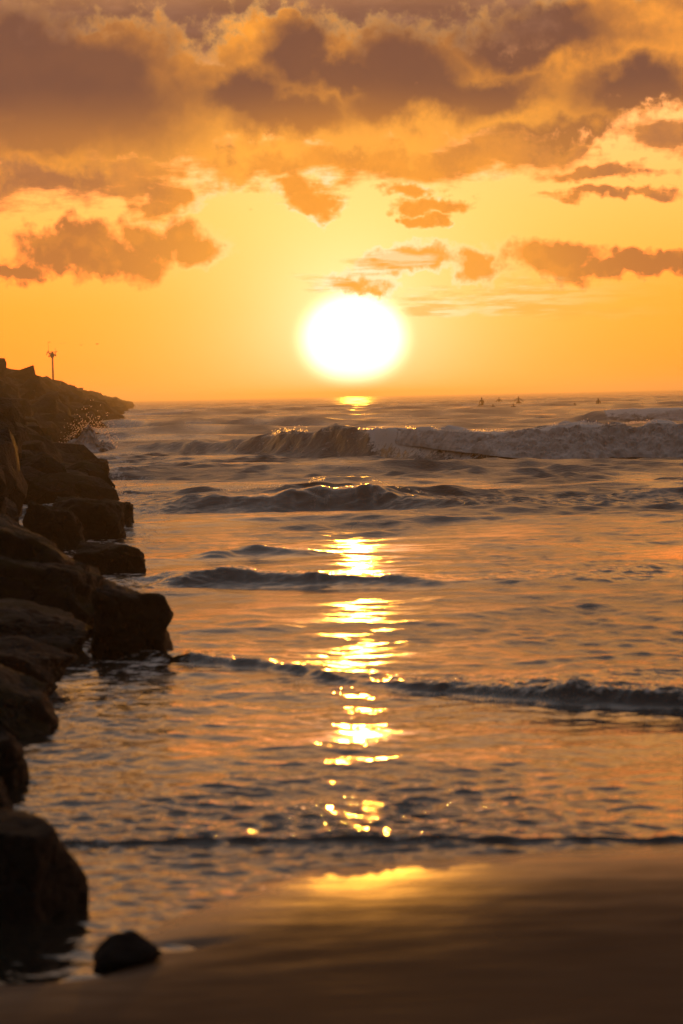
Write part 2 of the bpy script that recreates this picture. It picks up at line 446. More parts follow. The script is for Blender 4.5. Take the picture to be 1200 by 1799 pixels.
# ------------------------------------------------------------------ sea
def shore_y(x):
    """distance of the still shoreline from the camera at lateral position x"""
    return np.interp(x, [-6, -1.9, -1.2, -.75, -.45, -.15, .3, .9, 1.5, 4], [8.1, 8.3, 8.5, 8.85, 9.40, 9.78, 9.98, 10.16, 10.25, 10.4])
def sand_z(x, y):
    sh = shore_y(x)
    t = sh - y
    z = np.where(t > 0, .030 * t + .004 * np.sin(x * 2.1 + y * 1.3) * np.clip(t, 0, 1), .055 * t)
    # hollow scoured round the rocks at the left
    hole = np.exp(-(((x + 1.10) / .36) ** 2 + ((y - 8.27) / .24) ** 2))
    hole2 = .7 * np.exp(-(((x + .58) / .13) ** 2 + ((y - 8.52) / .07) ** 2))
    z = z - .055 * hole - .034 * hole2
    z = z + .0025 * fbm(x * 1.1, y * 1.6, 0 * x, 4)
    return z
NEARGAP = None
def crest(pts):
    """pts: (px, distance, height) -> arrays in world"""
    xs = np.array([(p[0] - 600) / FPX * p[1] for p in pts]); return xs, np.array([p[1] for p in pts], float), np.array([p[2] for p in pts], float)
W0 = crest([(-200, 10.62, .017), (150, 10.58, .018), (400, 10.55, .017), (700, 10.48, .018), (900, 10.42, .019), (1200, 10.38, .020), (1500, 10.36, .020)])
W1 = crest([(-100, 19.5, .02), (100, 19.0, .045), (250, 18.3, .055), (400, 17.6, .050), (520, 17.0, .038), (650, 16.2, .034), (760, 15.8, .042), (850, 15.6, .06), (1000, 15.2, .085), (1200, 14.9, .10), (1500, 14.7, .10)])
W2 = crest([(100, 25.6, .0), (250, 25.5, .04), (300, 25.6, .13), (380, 25.8, .20), (480, 25.6, .15), (600, 25.3, .14), (700, 25.0, .10), (780, 24.6, .04), (900, 24, .02), (1300, 23, 0)])
W2b = crest([(300, 29.5, 0), (370, 29.5, .10), (450, 29.8, .14), (520, 29.6, .08), (600, 29.5, .02), (1300, 29, 0)])
W3 = crest([(150, 43, .03), (280, 43.0, .14), (340, 43.2, .32), (420, 43.0, .34), (500, 43.0, .40), (560, 43.2, .50), (600, 43.2, .54), (650, 43.0, .50), (700, 42.5, .36), (770, 41.8, .24), (850, 41.0, .14), (950, 41, .06), (1030, 42.0, .12), (1100, 42.6, .22), (1200, 42.5, .24), (1400, 42, .2)])
W4 = crest([(150, 90, .1), (280, 88, .28), (400, 85, .48), (487, 82.5, .70), (560, 80.5, .80), (660, 78, .90), (740, 75, .84), (800, 73, .76), (900, 72, .76), (960, 72, .85), (1000, 72, .92), (1067, 71.8, .86), (1130, 71.8, .92), (1200, 71.6, .98), (1350, 71.5, 1.0)])
W5 = crest([(150, 165, .4), (300, 160, .45), (430, 158, .50), (520, 158, .45), (700, 152, .25), (900, 145, .2), (1050, 140, .45), (1100, 139, .62), (1200, 138, .68), (1400, 137, .68)])
W6 = crest([(400, 262, .2), (650, 256, .22), (800, 250, .30), (950, 246, .32), (1100, 244, .28), (1250, 242, .22), (1400, 242, .2)])
RIDGES = [(W0, .024, .10, .022), (W1, .11, .8, .05), (W2, .30, 1.0, .10), (W2b, .35, .9, .10), (W3, .75, 2.6, .22), (W4, .95, 4.2, .30), (W5, 1.6, 6.0, .5), (W6, 2.5, 9.0, .8)]
def ridges(X, Y):
    Z = np.zeros_like(X)
    for (xs, ys, hs), wf, wb, wig in RIDGES:
        lo, hi = ys.min() - 8 * wb, ys.max() + 8 * wb
        sel = (Y > lo) & (Y < hi)
        x = X[sel]; y = Y[sel]
        d = ys.mean()
        yc = np.interp(x, xs, ys) + wig * fbm(x / (d * .02), x * 0 + d, x * 0, 4, .55) * 1.0
        h = np.interp(x, xs, hs) * (.82 if 20 < d < 60 else 1.0) * (1 + .16 * fbm(x / (d * .014), x * 0 + 3 * d, x * 0, 3))
        t = y - yc
        a = np.abs(t) / np.where(t < 0, wf, wb)
        e = h / np.cosh(np.minimum(a * 1.35, 30)) ** np.where(t < 0, 2.0, 1.5)
        q = d * .011
        Z[sel] += e * (1 + (.30 if d < 20 else .16 if d < 30 else .09 if d < 60 else .06) * fbm(x / q, y / (.8 * q), x * 0 + d, 4, .55))
        Z[sel] -= .16 * h * np.exp(-((t + 2.2 * wf) / (1.3 * wf)) ** 2)
    return Z

rows_px = np.concatenate([np.arange(.62, 30, .085), np.arange(30, 120, .40), np.arange(120, 330, .52), np.arange(330, 1095, 1.2)])
ry = CAM_H * FPX / rows_px
ry = np.concatenate([ry, np.arange(69.5, 84, .16), np.arange(40.0, 45.5, .09), np.arange(24.6, 26.6, .05), np.arange(14.2, 16.6, .02), np.arange(10.2, 10.75, .007)])
ry = np.unique(np.sort(ry)); ry = ry[np.concatenate([[True], np.diff(ry) > .004])]
NC = 600
azs = np.radians(np.concatenate([np.linspace(-15, -8.8, 30, endpoint=False), np.linspace(-8.8, 8.8, NC - 60, endpoint=False), np.linspace(8.8, 15, 30)]))
Y0, TA = np.meshgrid(ry, np.tan(azs), indexing='ij')
X0 = Y0 * TA
row_sp = np.gradient(ry)[:, None] * np.ones_like(X0)
col_sp = Y0 * math.radians(.033)
SEA_FAR = []
def sea_level(x, y):
    P_ = SEA_FAR[0]; return float(P_[np.argmin((P_[:, 0] - x) ** 2 + (P_[:, 1] - y) ** 2), 2])
def build_sea():
    X, Y = X0.copy(), Y0.copy()
    Z = np.zeros_like(X)
    # wave climate fades toward the shore
    deep = sstep(9.8, 11.2, Y0)
    deep2 = .15 * deep + .85 * sstep(10.9, 14.0, Y0)
    size = .36 - .15 * sstep(12.5, 19, Y0) + .63 * sstep(33, 50, Y0)
    n = 145
    lam = np.exp(rng.uniform(math.log(.065), math.log(9.0), n))
    lam[:10] = np.exp(rng.uniform(math.log(9), math.log(30.0), 10))
    res2 = np.zeros_like(X)
    DX = np.zeros_like(X); DY = np.zeros_like(X)
    # slowly varying patchiness of the chop, so that no two regions look alike
    patch = .85 + .85 * fbm(X0 / 2.4, Y0 / 3.6, X0 * 0, 3)
    patch = np.clip(patch, .35, 1.8)
    for i in range(n):
        L = lam[i]; k = 2 * math.pi / L
        th = rng.normal(0, .55 if L < 1.2 else .35)
        kx, ky = k * math.sin(th), -k * math.cos(th)
        slope = (.072 if L < .3 else .072 if L < .6 else .056 if L < 1.2 else .034 if L < 3 else .022 if L < 9 else .009) * rng.uniform(.6, 1.3)
        a = slope / k
        ph = rng.uniform(0, 6.283)
        # resolved by the grid here?
        vis = sstep(1.7, 3.4, L / np.maximum(row_sp * .95, col_sp))
        arg = kx * X0 + ky * Y0 + ph
        if L < 4: arg = arg + 1.6 * wob
        sz = np.minimum(size, .52) if L < .6 else np.minimum(size, .75) if L < 1.2 else size
        amp = a * vis * sz * (patch if L < 5 else 1.0)
        if L > 5: amp = amp * (sstep(12, 40, Y0) + 1.6 * sstep(90, 160, Y0))
        amp = amp * ((.55 + .45 * deep) if L < .35 else (.05 + .95 * deep2))
        S = np.sin(arg); Cc = np.cos(arg)
        Z += amp * Cc
        DX += -amp * S * (kx / k) * .9; DY += -amp * S * (ky / k) * .9
        res2 += .5 * (slope * sz * patch) ** 2 * (1 - vis)
    X += DX; Y += DY
    Z = Z + ridges(X, Y)
    Z += -.003
    # foam: streaks behind the breakers, froth on the bores
    foam = np.zeros_like(X)
    def froth(W, front, back, amt, lo=-1e9, hi=1e9):
        xs, ys, hs = W
        t = Y0 - np.interp(X0, xs, ys)
        f = amt * np.exp(-np.where(t < 0, (t / front) ** 2, (t / back) ** 2)) * sstep(lo, lo + .5, X0) * (1 - sstep(hi - .5, hi, X0))
        np.maximum(foam, f, out=foam)
    froth(W0, .04, .08, .26); froth(W1, .12, .22, .34, .3); froth(W1, .08, .16, .26)
    froth(W4, 1.2, 1.0, .80, .6); froth(W5, 1.5, 3.0, .8, 15.0); froth(W4, 3.2, 2.5, .22)
    # foam washing along the foot of the rocks
    wl = np.interp(Y0, [8, 12, 19, 24, 40, 73, 175, 380, 800], [-1.3, -1.42, -1.45, -2.2, -3.5, -7, -15.6, -33, -68])
    t = X0 - wl
    np.maximum(foam, .36 * np.exp(-(np.maximum(t, 0) / (.02 * Y0 + .1)) ** 2) * sstep(12, 17, Y0), out=foam)
    rough = np.clip(np.sqrt(0.45 * np.sqrt(res2) + .0006), .02, .6)
    calm = np.clip(size * patch, .05, 1.1) * (.6 + .4 * deep)
    V = np.stack([X, Y, Z], -1).reshape(-1, 3)
    far_ = (V[:, 1] > 240) & (V[:, 1] < 420); SEA_FAR.append(V[far_])
    me = np_mesh('sea', V, grid_faces(*X.shape), M_WATER)
    attr(me, 'foam', foam); attr(me, 'rough', rough); attr(me, 'calm', calm)
    o = link(bpy.data.objects.new('sea', me)); o['kind'] = 'structure'
    return o
wob = fbm(X0 / 2.3, Y0 / 2.9, X0 * 0 + 5, 2)
build_sea()

# ------------------------------------------------------------------ beach
def build_sand():
    ys = np.concatenate([np.linspace(-14, 5, 24, endpoint=False), np.arange(5, 11.2, .022), np.linspace(11.3, 60, 16)])
    xs = np.concatenate([np.linspace(-30, -2.2, 20, endpoint=False), np.arange(-2.2, 2.2, .022), np.linspace(2.25, 30, 20)])
    Y, X = np.meshgrid(ys, xs, indexing='ij')
    Z = np.maximum(sand_z(X, Y), -.7)
    wet = np.exp(-np.maximum(shore_y(X) - Y, 0) / .85)
    V = np.stack([X, Y, Z], -1).reshape(-1, 3)
    me = np_mesh('beach_sand', V, grid_faces(*X.shape), M_SAND)
    attr(me, 'wet', wet)
    o = link(bpy.data.objects.new('beach_sand', me)); o['kind'] = 'structure'
build_sand()

# ------------------------------------------------------------------ foam of the breaking wave, spray
def octa_cloud(name, P, R, mat):
    n = len(P)
    base = np.array([(1, 0, 0), (-1, 0, 0), (0, -1, 0), (0, 0, 1), (0, 0, -1)], float)
    fb = np.array([(0, 3, 2), (3, 1, 2), (1, 4, 2), (4, 0, 2)])
    q = base[None] * (R[:, None, None] * rng.uniform(.6, 1.3, (n, 1, 3)))
    V = (P[:, None, :] + q).reshape(-1, 3)
    F = (fb[None] + (np.arange(n) * 5)[:, None, None]).reshape(-1, 3)
    return np_mesh(name, V, F, mat)
def foam_roller(name, W, x0, x1, front, hmul, nu, nv, label, dens, amp=1.0, back=.8):
    xs, ys, hs = W
    u = np.linspace(x0, x1, nu); v = np.linspace(0, 1, nv)
    U, Vv = np.meshgrid(u, v, indexing='ij')
    yc = np.interp(U, xs, ys) + .25 * fbm(U / 1.4, U * 0 + 7, U * 0, 3); h = np.interp(U, xs, hs) * hmul * (1 + .10 * fbm(U / .9, U * 0 + 31, U * 0, 4))
    taper = sstep(x0, x0 + .35 * (x1 - x0), U)
    fr = front * (.55 + .45 * taper) * (1 + .22 * fbm(U / .8, U * 0 + 57, U * 0, 3))
    py_ = np.interp(Vv, [0, .12, .45, .75, .9, 1], [-1.05, -.98, -.58, -.16, .10, back])
    pz_ = np.interp(Vv, [0, .12, .45, .75, .9, 1], [-.04, .16, .60, .95, .96, .45])
    z0 = .5 * (1 - taper)
    Yp = yc + fr * py_ * (1 - .5 * z0); Zp = h * (z0 * .9 + pz_ * (1 - .9 * z0))
    b = 2.2 * np.abs(vnoise(U * 1.7, Yp * 1.7, Zp * 2.2)) - .6 + .8 * (np.abs(vnoise(U * 5.1, Yp * 5.1, Zp * 5.4)) * 1.6 - .5) + .4 * (np.abs(vnoise(U * 11.3, Yp * 11, Zp * 11.8)) * 1.6 - .5) + .15 * vnoise(U * 22, Yp * 22, Zp * 22)
    env = np.sin(np.pi * np.clip(Vv, 0.02, .98)) ** .6 * (.35 + .65 * taper)
    b = b * env * .135 * amp * np.clip(h, .2, 1.2)
    Yp = Yp - b * .8; Zp = Zp + b * .65
    me = np_mesh(name, np.stack([U, Yp, Zp], -1).reshape(-1, 3), grid_faces(nu, nv), M_FOAM)
    o = link(bpy.data.objects.new(name, me)); tag(o, kind='stuff')
    return U, Yp, Zp
U, Yp, Zp = foam_roller('breaker_foam', W4, 1.6, 15.5, 1.55, 1.02, 900, 90, '', 1)
foam_roller('distant_breaker_foam', W5, 16.0, 27.0, 2.2, 1.05, 300, 40, '', 1)
def spray(name, segs):
    P = []; R = []
    for (x0, x1, W, n, hz, r0, r1, dz) in segs:
        xs, ys, hs = W
        x = rng.uniform(x0, x1, n)
        clump = vnoise(x * 2.3, x * 0 + 2, x * 0) ; x = x[clump > -.15]; n = len(x)
        y = np.interp(x, xs, ys) + rng.normal(-.1, .3, n)
        z = np.interp(x, xs, hs) + dz + rng.exponential(hz, n) * (.5 + np.clip(vnoise(x * 1.1, x * 0, x * 0), -.3, 1)) - .04
        P.append(np.stack([x, y, z], 1)); R.append(rng.uniform(r0, r1, n) * rng.uniform(.5, 1, n))
    P = np.concatenate(P); R = np.concatenate(R)
    o = link(bpy.data.objects.new(name, octa_cloud(name, P, R, M_SPRAY))); tag(o, kind='stuff')
spray('wave_spray', [(-2.5, 2.0, W4, 900, .06, .010, .034, .02), (2.0, 15, W4, 2600, .07, .010, .034, .10),
                     (-1.0, .6, W3, 520, .035, .006, .020, .01), (-2.2, 1.5, W3, 300, .02, .006, .016, .01),
                     (15, 26, W5, 500, .08, .01, .03, .05), (-1.2, .5, W1, 160, .006, .001, .0035, .0), (.4, 2.2, W1, 700, .008, .001, .004, .0),
                     (-1.6, 1.7, W0, 900, .006, .0007, .0026, .0)])

# splash of a wave running into the rocks
def rock_splash(name, px, py, d, w, h, drops, seed):
    c = at_y(px, py, d)
    nu, nv = 120, 50
    u = np.linspace(-1, 1, nu); v = np.linspace(0, 1, nv); U, V_ = np.meshgrid(u, v, indexing='ij')
    prof = np.clip(1 - np.abs(U) ** 2.2, 0, 1) * (.75 + .35 * fbm(U * 2.3, U * 0 + seed, U * 0, 4))
    Xp = c.x + U * w * .5; Yp = c.y - .9 * (1 - V_) + .35 * fbm(U * 3, V_ * 3, U * 0 + seed, 3); Zp = -.05 + h * prof * np.sin(np.pi / 2 * V_)
    b = .09 * h * (np.abs(vnoise(Xp * 4, Yp * 4, Zp * 4 + seed)) * 2 - .5 + .6 * vnoise(Xp * 10, Yp * 10, Zp * 10))
    Yp = Yp - b; Zp = Zp + b * V_
    me = np_mesh(name, np.stack([Xp, Yp, Zp], -1).reshape(-1, 3), grid_faces(nu, nv), M_FOAM)
    tag(link(bpy.data.objects.new(name, me)), kind='stuff')
    x = rng.uniform(-1, 1, drops); zz = h * np.clip(1 - np.abs(x) ** 2.2, 0, 1) * rng.uniform(.8, 1.0, drops) + rng.exponential(.22 * h, drops)
    P = np.stack([c.x + x * w * .5, c.y + rng.normal(0, .3, drops), zz], 1)
    o = link(bpy.data.objects.new('rock_spray', octa_cloud('rock_spray', P, rng.uniform(.006, .026, drops), M_SPRAY))); tag(o, kind='stuff')
rock_splash('splash_foam', 158, 790, 92, 2.2, .98, 600, 3)
rock_splash('splash_foam', 185, 872, 49, .9, .16, 120, 8)

# ------------------------------------------------------------------ rocks
def ico(sub):
    bm = bmesh.new(); bmesh.ops.create_icosphere(bm, subdivisions=sub, radius=1.0)
    V = np.array([v.co[:] for v in bm.verts]); F = np.array([[v.index for v in f.verts] for f in bm.faces]); bm.free()
    return V / np.linalg.norm(V, axis=1)[:, None], F
ICO = {k: ico(k) for k in (2, 3, 4, 5)}
def rock_shape(seed, sub=4, planes=13, p=16, rough=.05, warp=.16, boxy=False):
    p = p * 2.6
    r = np.random.default_rng(seed); D, F = ICO[sub]
    N = r.normal(size=(planes, 3)); N /= np.linalg.norm(N, axis=1)[:, None]
    N = np.concatenate([N, np.eye(3), -np.eye(3)]); d = r.uniform(.60, 1.0, len(N))
    if boxy: d[:planes] = r.uniform(.95, 1.2, planes); d[planes:] = r.uniform(.78, .9, 6)
    o = r.uniform(0, 100, 3)
    Q = D * 1.9
    wv = np.stack([fbm(Q[:, 0] + o[j], Q[:, 1] + 7 * j, Q[:, 2] - 5 * j, 3) for j in range(3)], 1)
    Dw = D + warp * wv; Dw /= np.linalg.norm(Dw, axis=1)[:, None]
    q = np.maximum(Dw @ N.T, 0) / d
    rad = (q ** p).sum(1) ** (-1 / p)
    V = D * rad[:, None]
    nz = fbm(V[:, 0] * 1.7 + o[0], V[:, 1] * 1.7 + o[1], V[:, 2] * 1.7 + o[2], 5, .55)
    rg = 1 - np.abs(fbm(V[:, 0] * 3.1 + o[1], V[:, 1] * 3.1 + o[2], V[:, 2] * 4.2 + o[0], 4, .55))
    V = V + D * (nz * rough * 1.5 - np.clip(rg - .82, 0, 1) * rough * 4.5)[:, None]
    ext = np.abs(V).max(0)
    return V / ext, F
def rock_obj(name, V, F, mat, loc, scale, rot=(0, 0, 0), parent=None, shear=0.0):
    V = V.copy()
    V[:, 2] -= shear * V[:, 0]
    R = np.array(Matrix.Rotation(rot[2], 3, 'Z') @ Matrix.Rotation(rot[1], 3, 'Y') @ Matrix.Rotation(rot[0], 3, 'X'))
    V = (V * np.array(scale)) @ R.T
    me = np_mesh(name, V, F, mat)
    o = bpy.data.objects.new(name, me); o.location = loc
    return link(o, parent)
# (px0, py_top, px1, py_base, shear, depth factor, seed, material, label)
HERO = [
 ('boulder', -190, 1436, 136, 1610, .08, .65, 21, M_ROCK_WET, 'big dark wet block of rock on the sand, nearest at bottom left'),
 ('boulder', -150, 1372, 44, 1462, .35, 1.0, 35, M_ROCK_WET, 'dark rock peeking up right behind the big block on the sand'),
 ('boulder', -140, 1270, 52, 1390, .40, 1.0, 23, M_ROCK_WET, 'dark pointed rock at left edge, second above the big sand block'),
 ('boulder', -170, 1180, 88, 1302, .45, 1.0, 24, M_ROCK_MOSS, 'rock with bright green mossy top at the left edge'),
 ('boulder', -170, 1122, 120, 1236, .22, 1.0, 25, M_ROCK_WET, 'rounded black rock at waterline just below the wide flat mossy slab'),
 ('boulder', -230, 1062, 222, 1180, .10, .8, 26, M_ROCK_MOSS, 'wide flat mossy slab sloping down to the water'),
 ('boulder', 120, 1030, 306, 1158, .16, .9, 27, M_ROCK_MOSS, 'rounded dark boulder reaching furthest right into the water'),
 ('boulder', -150, 962, 205, 1130, .22, .8, 28, M_ROCK_MOSS, 'mossy boulder with green ridge resting on the wide flat slab'),
 ('boulder', -240, 902, 190, 1110, .32, .9, 29, M_ROCK_MOSS, 'largest mossy boulder, tall dark dome above the green ridged boulder'),
 ('boulder', 105, 952, 262, 1012, .15, .8, 30, M_ROCK, 'low pointed rock lying alone in the water beyond the mossy dome'),
 ('boulder', 40, 886, 152, 966, .30, .9, 31, M_ROCK, 'brown boulder tucked between mossy dome and broad block at waterline'),
 ('boulder', 88, 872, 222, 948, .06, .9, 32, M_ROCK, 'broad brown block at waterline with foam behind it'),
 ('boulder', 165, 878, 236, 930, .10, .9, 33, M_ROCK, 'small square rock touching the right end of broad brown block'),
 ('boulder', 60, 815, 158, 880, .15, .9, 34, M_ROCK, 'brown rounded rock at waterline where a small wave breaks'),
 ('boulder', 128, 800, 200, 842, .10, .9, 36, M_ROCK, 'squat brown rock at waterline in front of the lit splash'),
 ('boulder', 118, 752, 152, 790, .10, .9, 37, M_ROCK, 'small dome shaped rock standing against the white splash'),
]
def hero_rocks():
    for (nm, x0, y0, x1, y1, sh, df, seed, mat, lab) in HERO:
        cx = (x0 + x1) / 2
        base = at_z(cx, y1, -.02 if y1 < 1500 else .0)
        d = base.y
        w = (x1 - x0) / FPX * d; h = (y1 - y0) / FPX * d
        sub = .35 * h
        H = h + sub
        V, F = rock_shape(seed, 5, 8, 18, .03 if seed == 21 else .05, .07 if seed == 21 else .18, seed in (21, 32, 33))
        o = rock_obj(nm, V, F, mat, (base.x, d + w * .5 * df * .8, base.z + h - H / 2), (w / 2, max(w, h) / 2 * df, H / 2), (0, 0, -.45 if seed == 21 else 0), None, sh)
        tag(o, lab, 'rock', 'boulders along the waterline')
    # small rock on the wet sand
    b = at_z(220, 1700, .0)
    w = 134 / FPX * b.y; h = 56 / FPX * b.y
    V, F = rock_shape(41, 5, 7, 22, .05, .12)
    V[:, 0] += .25 * np.clip(V[:, 2], 0, 1) * -.2
    k = 1 - .72 * np.clip(V[:, 2], 0, 1); V[:, 0] *= k; V[:, 1] *= k
    o = rock_obj('small_rock', V, F, M_ROCK_WET, (b.x, b.y + w * .3, h * .30), (w / 2, w / 2 * .8, h * .70), (0, 0, .3))
    tag(o, 'small dark triangular rock lying in a puddle on the wet sand', 'rock')
hero_rocks()

def jetty_foot(y):  return np.interp(y, [6, 12, 19, 24, 35, 49, 75, 93, 130, 215, 380, 780], [-1.6, -1.75, -2.0, -2.8, -4.1, -5.7, -9.2, -11.8, -15.0, -21.0, -35.2, -68.0])
def jetty_crest(y): return np.interp(y, [0, 200, 356, 780], [-9.6, -28.2, -42.8, -82.5])
def jetty_top(y): return np.interp(y, [0, 10, 200, 600, 700, 760, 790], [3.9, 3.9, 4.0, 4.0, 3.4, 2.2, .2])
def build_jetty():
    root = empty('rock_jetty', (-20, 150, 0))
    tag(root, 'long brown boulder jetty running out to sea on the left', 'jetty')
    bpy.context.view_layer.update()
    inv = Vector((20, -150, 0))
    # rubble core
    ys = np.concatenate([np.linspace(-12, 40, 60, endpoint=False), np.geomspace(40, 785, 160)])
    vs = np.array([0, .2, .4, .6, .8, 1.0, 1.25, 1.9])
    Y, S = np.meshgrid(ys, vs, indexing='ij')
    f, c, t = jetty_foot(Y) - .45, jetty_crest(Y), jetty_top(Y)
    X = f + (c - f) * S; Z = np.interp(S, [0, 1, 1.25, 1.9], [0, 1, 1, 0]) * (t - 1.0) - .55
    Z += .25 * fbm(X / 1.2, Y / 1.2, X * 0, 3)
    me = np_mesh('core', np.stack([X, Y, Z], -1).reshape(-1, 3) + np.array(inv), grid_faces(*X.shape), M_ROCK)
    link(bpy.data.objects.new('rubble_core', me), root)
    variants = [(rock_shape(100 + i, 3, 9, 16, .07)) for i in range(14)]
    vm = [np_mesh('boulder', V, F, M_ROCK if i % 3 else M_ROCK_MOSS) for i, (V, F) in enumerate(variants)]
    far = [(rock_shape(200 + i, 2, 9, 14, .07)) for i in range(8)]
    r = np.random.default_rng(5)
    cand = []
    y = 9.0
    while y < 775:
        size0 = np.interp(y, [9, 20, 60, 150, 800], [.75, .9, 1.25, 1.7, 2.0])
        f, c, t = float(jetty_foot(y)), float(jetty_crest(y)), float(jetty_top(y))
        slope_len = math.hypot(c - f, t)
        n = max(2, int(slope_len / (size0 * .72)))
        for k in range(n + 2):
            s = (k + r.uniform(-.3, .3)) / n
            if s > 1.25: continue
            yy = y + r.uniform(-.45, .45) * size0
            ff, c2, tt = float(jetty_foot(yy)), float(jetty_crest(yy)), float(jetty_top(yy))
            x = ff + (c2 - ff) * s; z = tt * min(s, 1.0) - .25 * size0 + r.uniform(-.12, .22) * size0
            sz = size0 * r.choice([.6, .8, 1.0, 1.15, 1.5]) * r.uniform(.9, 1.1) * np.interp(s, [0, 1], [1.05, .95])
            cand.append((x, yy, z, sz))
        y += size0 * .78
    keep = []
    for (x, yy, z, sz) in cand:
        px = 600 + FPX * x / yy
        rp = FPX * sz * .7 / yy
        if px + rp < -260: continue
        # leave room for the near boulders that are placed one by one
        if yy < 24 and px + rp > 0: continue
        if yy < 46 and z < np.interp(yy, [24, 30, 46], [.65, .55, .45]) and px + rp > 50: continue
        keep.append((rp, x, yy, z, sz, px))
    # those that show largest: near, in frame and not sunk behind others
    def score(k):
        rp, x, yy, z, sz, px = k
        return rp * (1.0 if px + rp > 0 else .0)
    keep.sort(key=score, reverse=True)
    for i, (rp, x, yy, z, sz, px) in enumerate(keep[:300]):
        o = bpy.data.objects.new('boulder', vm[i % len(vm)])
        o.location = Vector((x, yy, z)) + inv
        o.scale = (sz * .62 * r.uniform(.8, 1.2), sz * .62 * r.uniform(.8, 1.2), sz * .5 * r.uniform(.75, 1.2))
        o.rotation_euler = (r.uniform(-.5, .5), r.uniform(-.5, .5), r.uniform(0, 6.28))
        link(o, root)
    VV = []; FF = []; off = 0
    for (rp, x, yy, z, sz, px) in keep[300:]:
        V, F = far[r.integers(len(far))]
        R = np.array(Matrix.Rotation(r.uniform(0, 6.28), 3, 'Z') @ Matrix.Rotation(r.uniform(-.5, .5), 3, 'X') @ Matrix.Rotation(r.uniform(-.5, .5), 3, 'Y'))
        V = (V * np.array([sz * .62 * r.uniform(.8, 1.2), sz * .62 * r.uniform(.8, 1.2), sz * .52 * r.uniform(.75, 1.2)])) @ R.T + np.array([x, yy, z]) + np.array(inv)
        VV.append(V); FF.append(F + off); off += len(V)
    print('jetty stones', len(keep), 'far', off)
    me = np_mesh('far_boulders', np.concatenate(VV), np.concatenate(FF), M_ROCK)
    o = link(bpy.data.objects.new('far_boulders', me), root); o['kind'] = 'stuff'
build_jetty()

# ------------------------------------------------------------------ bmesh shapes for man-made things
def bm_obj(name, bm, mat, parent=None, loc=(0, 0, 0), smooth=False):
    me = bpy.data.meshes.new(name); bm.to_mesh(me); bm.free(); me.materials.append(mat)
    for p in me.polygons: p.use_smooth = smooth
    o = bpy.data.objects.new(name, me); o.location = loc
    return link(o, parent)
def tube(bm, a, b, r0, r1=None, seg=10):
    a = Vector(a); b = Vector(b); r1 = r0 if r1 is None else r1
    q = (b - a).to_track_quat('Z', 'Y').to_matrix()
    ring = []
    for P, r in ((a, r0), (b, r1)):
        ring.append([bm.verts.new(P + q @ Vector((r * math.cos(2 * math.pi * i / seg), r * math.sin(2 * math.pi * i / seg), 0))) for i in range(seg)])
    for i in range(seg):
        j = (i + 1) % seg; bm.faces.new((ring[0][i], ring[0][j], ring[1][j], ring[1][i]))
    bm.faces.new(ring[0][::-1]); bm.faces.new(ring[1])
def box(bm, c, s, rot=None, bev=0.0):
    m = Matrix.Translation(Vector(c)) @ (rot.to_4x4() if rot else Matrix()) @ Matrix.Diagonal((s[0], s[1], s[2], 1))
    g = bmesh.ops.create_cube(bm, size=1.0, matrix=m)
    if bev: bmesh.ops.bevel(bm, geom=list({e for v in g['verts'] for e in v.link_edges}), offset=bev, segments=2, affect='EDGES')

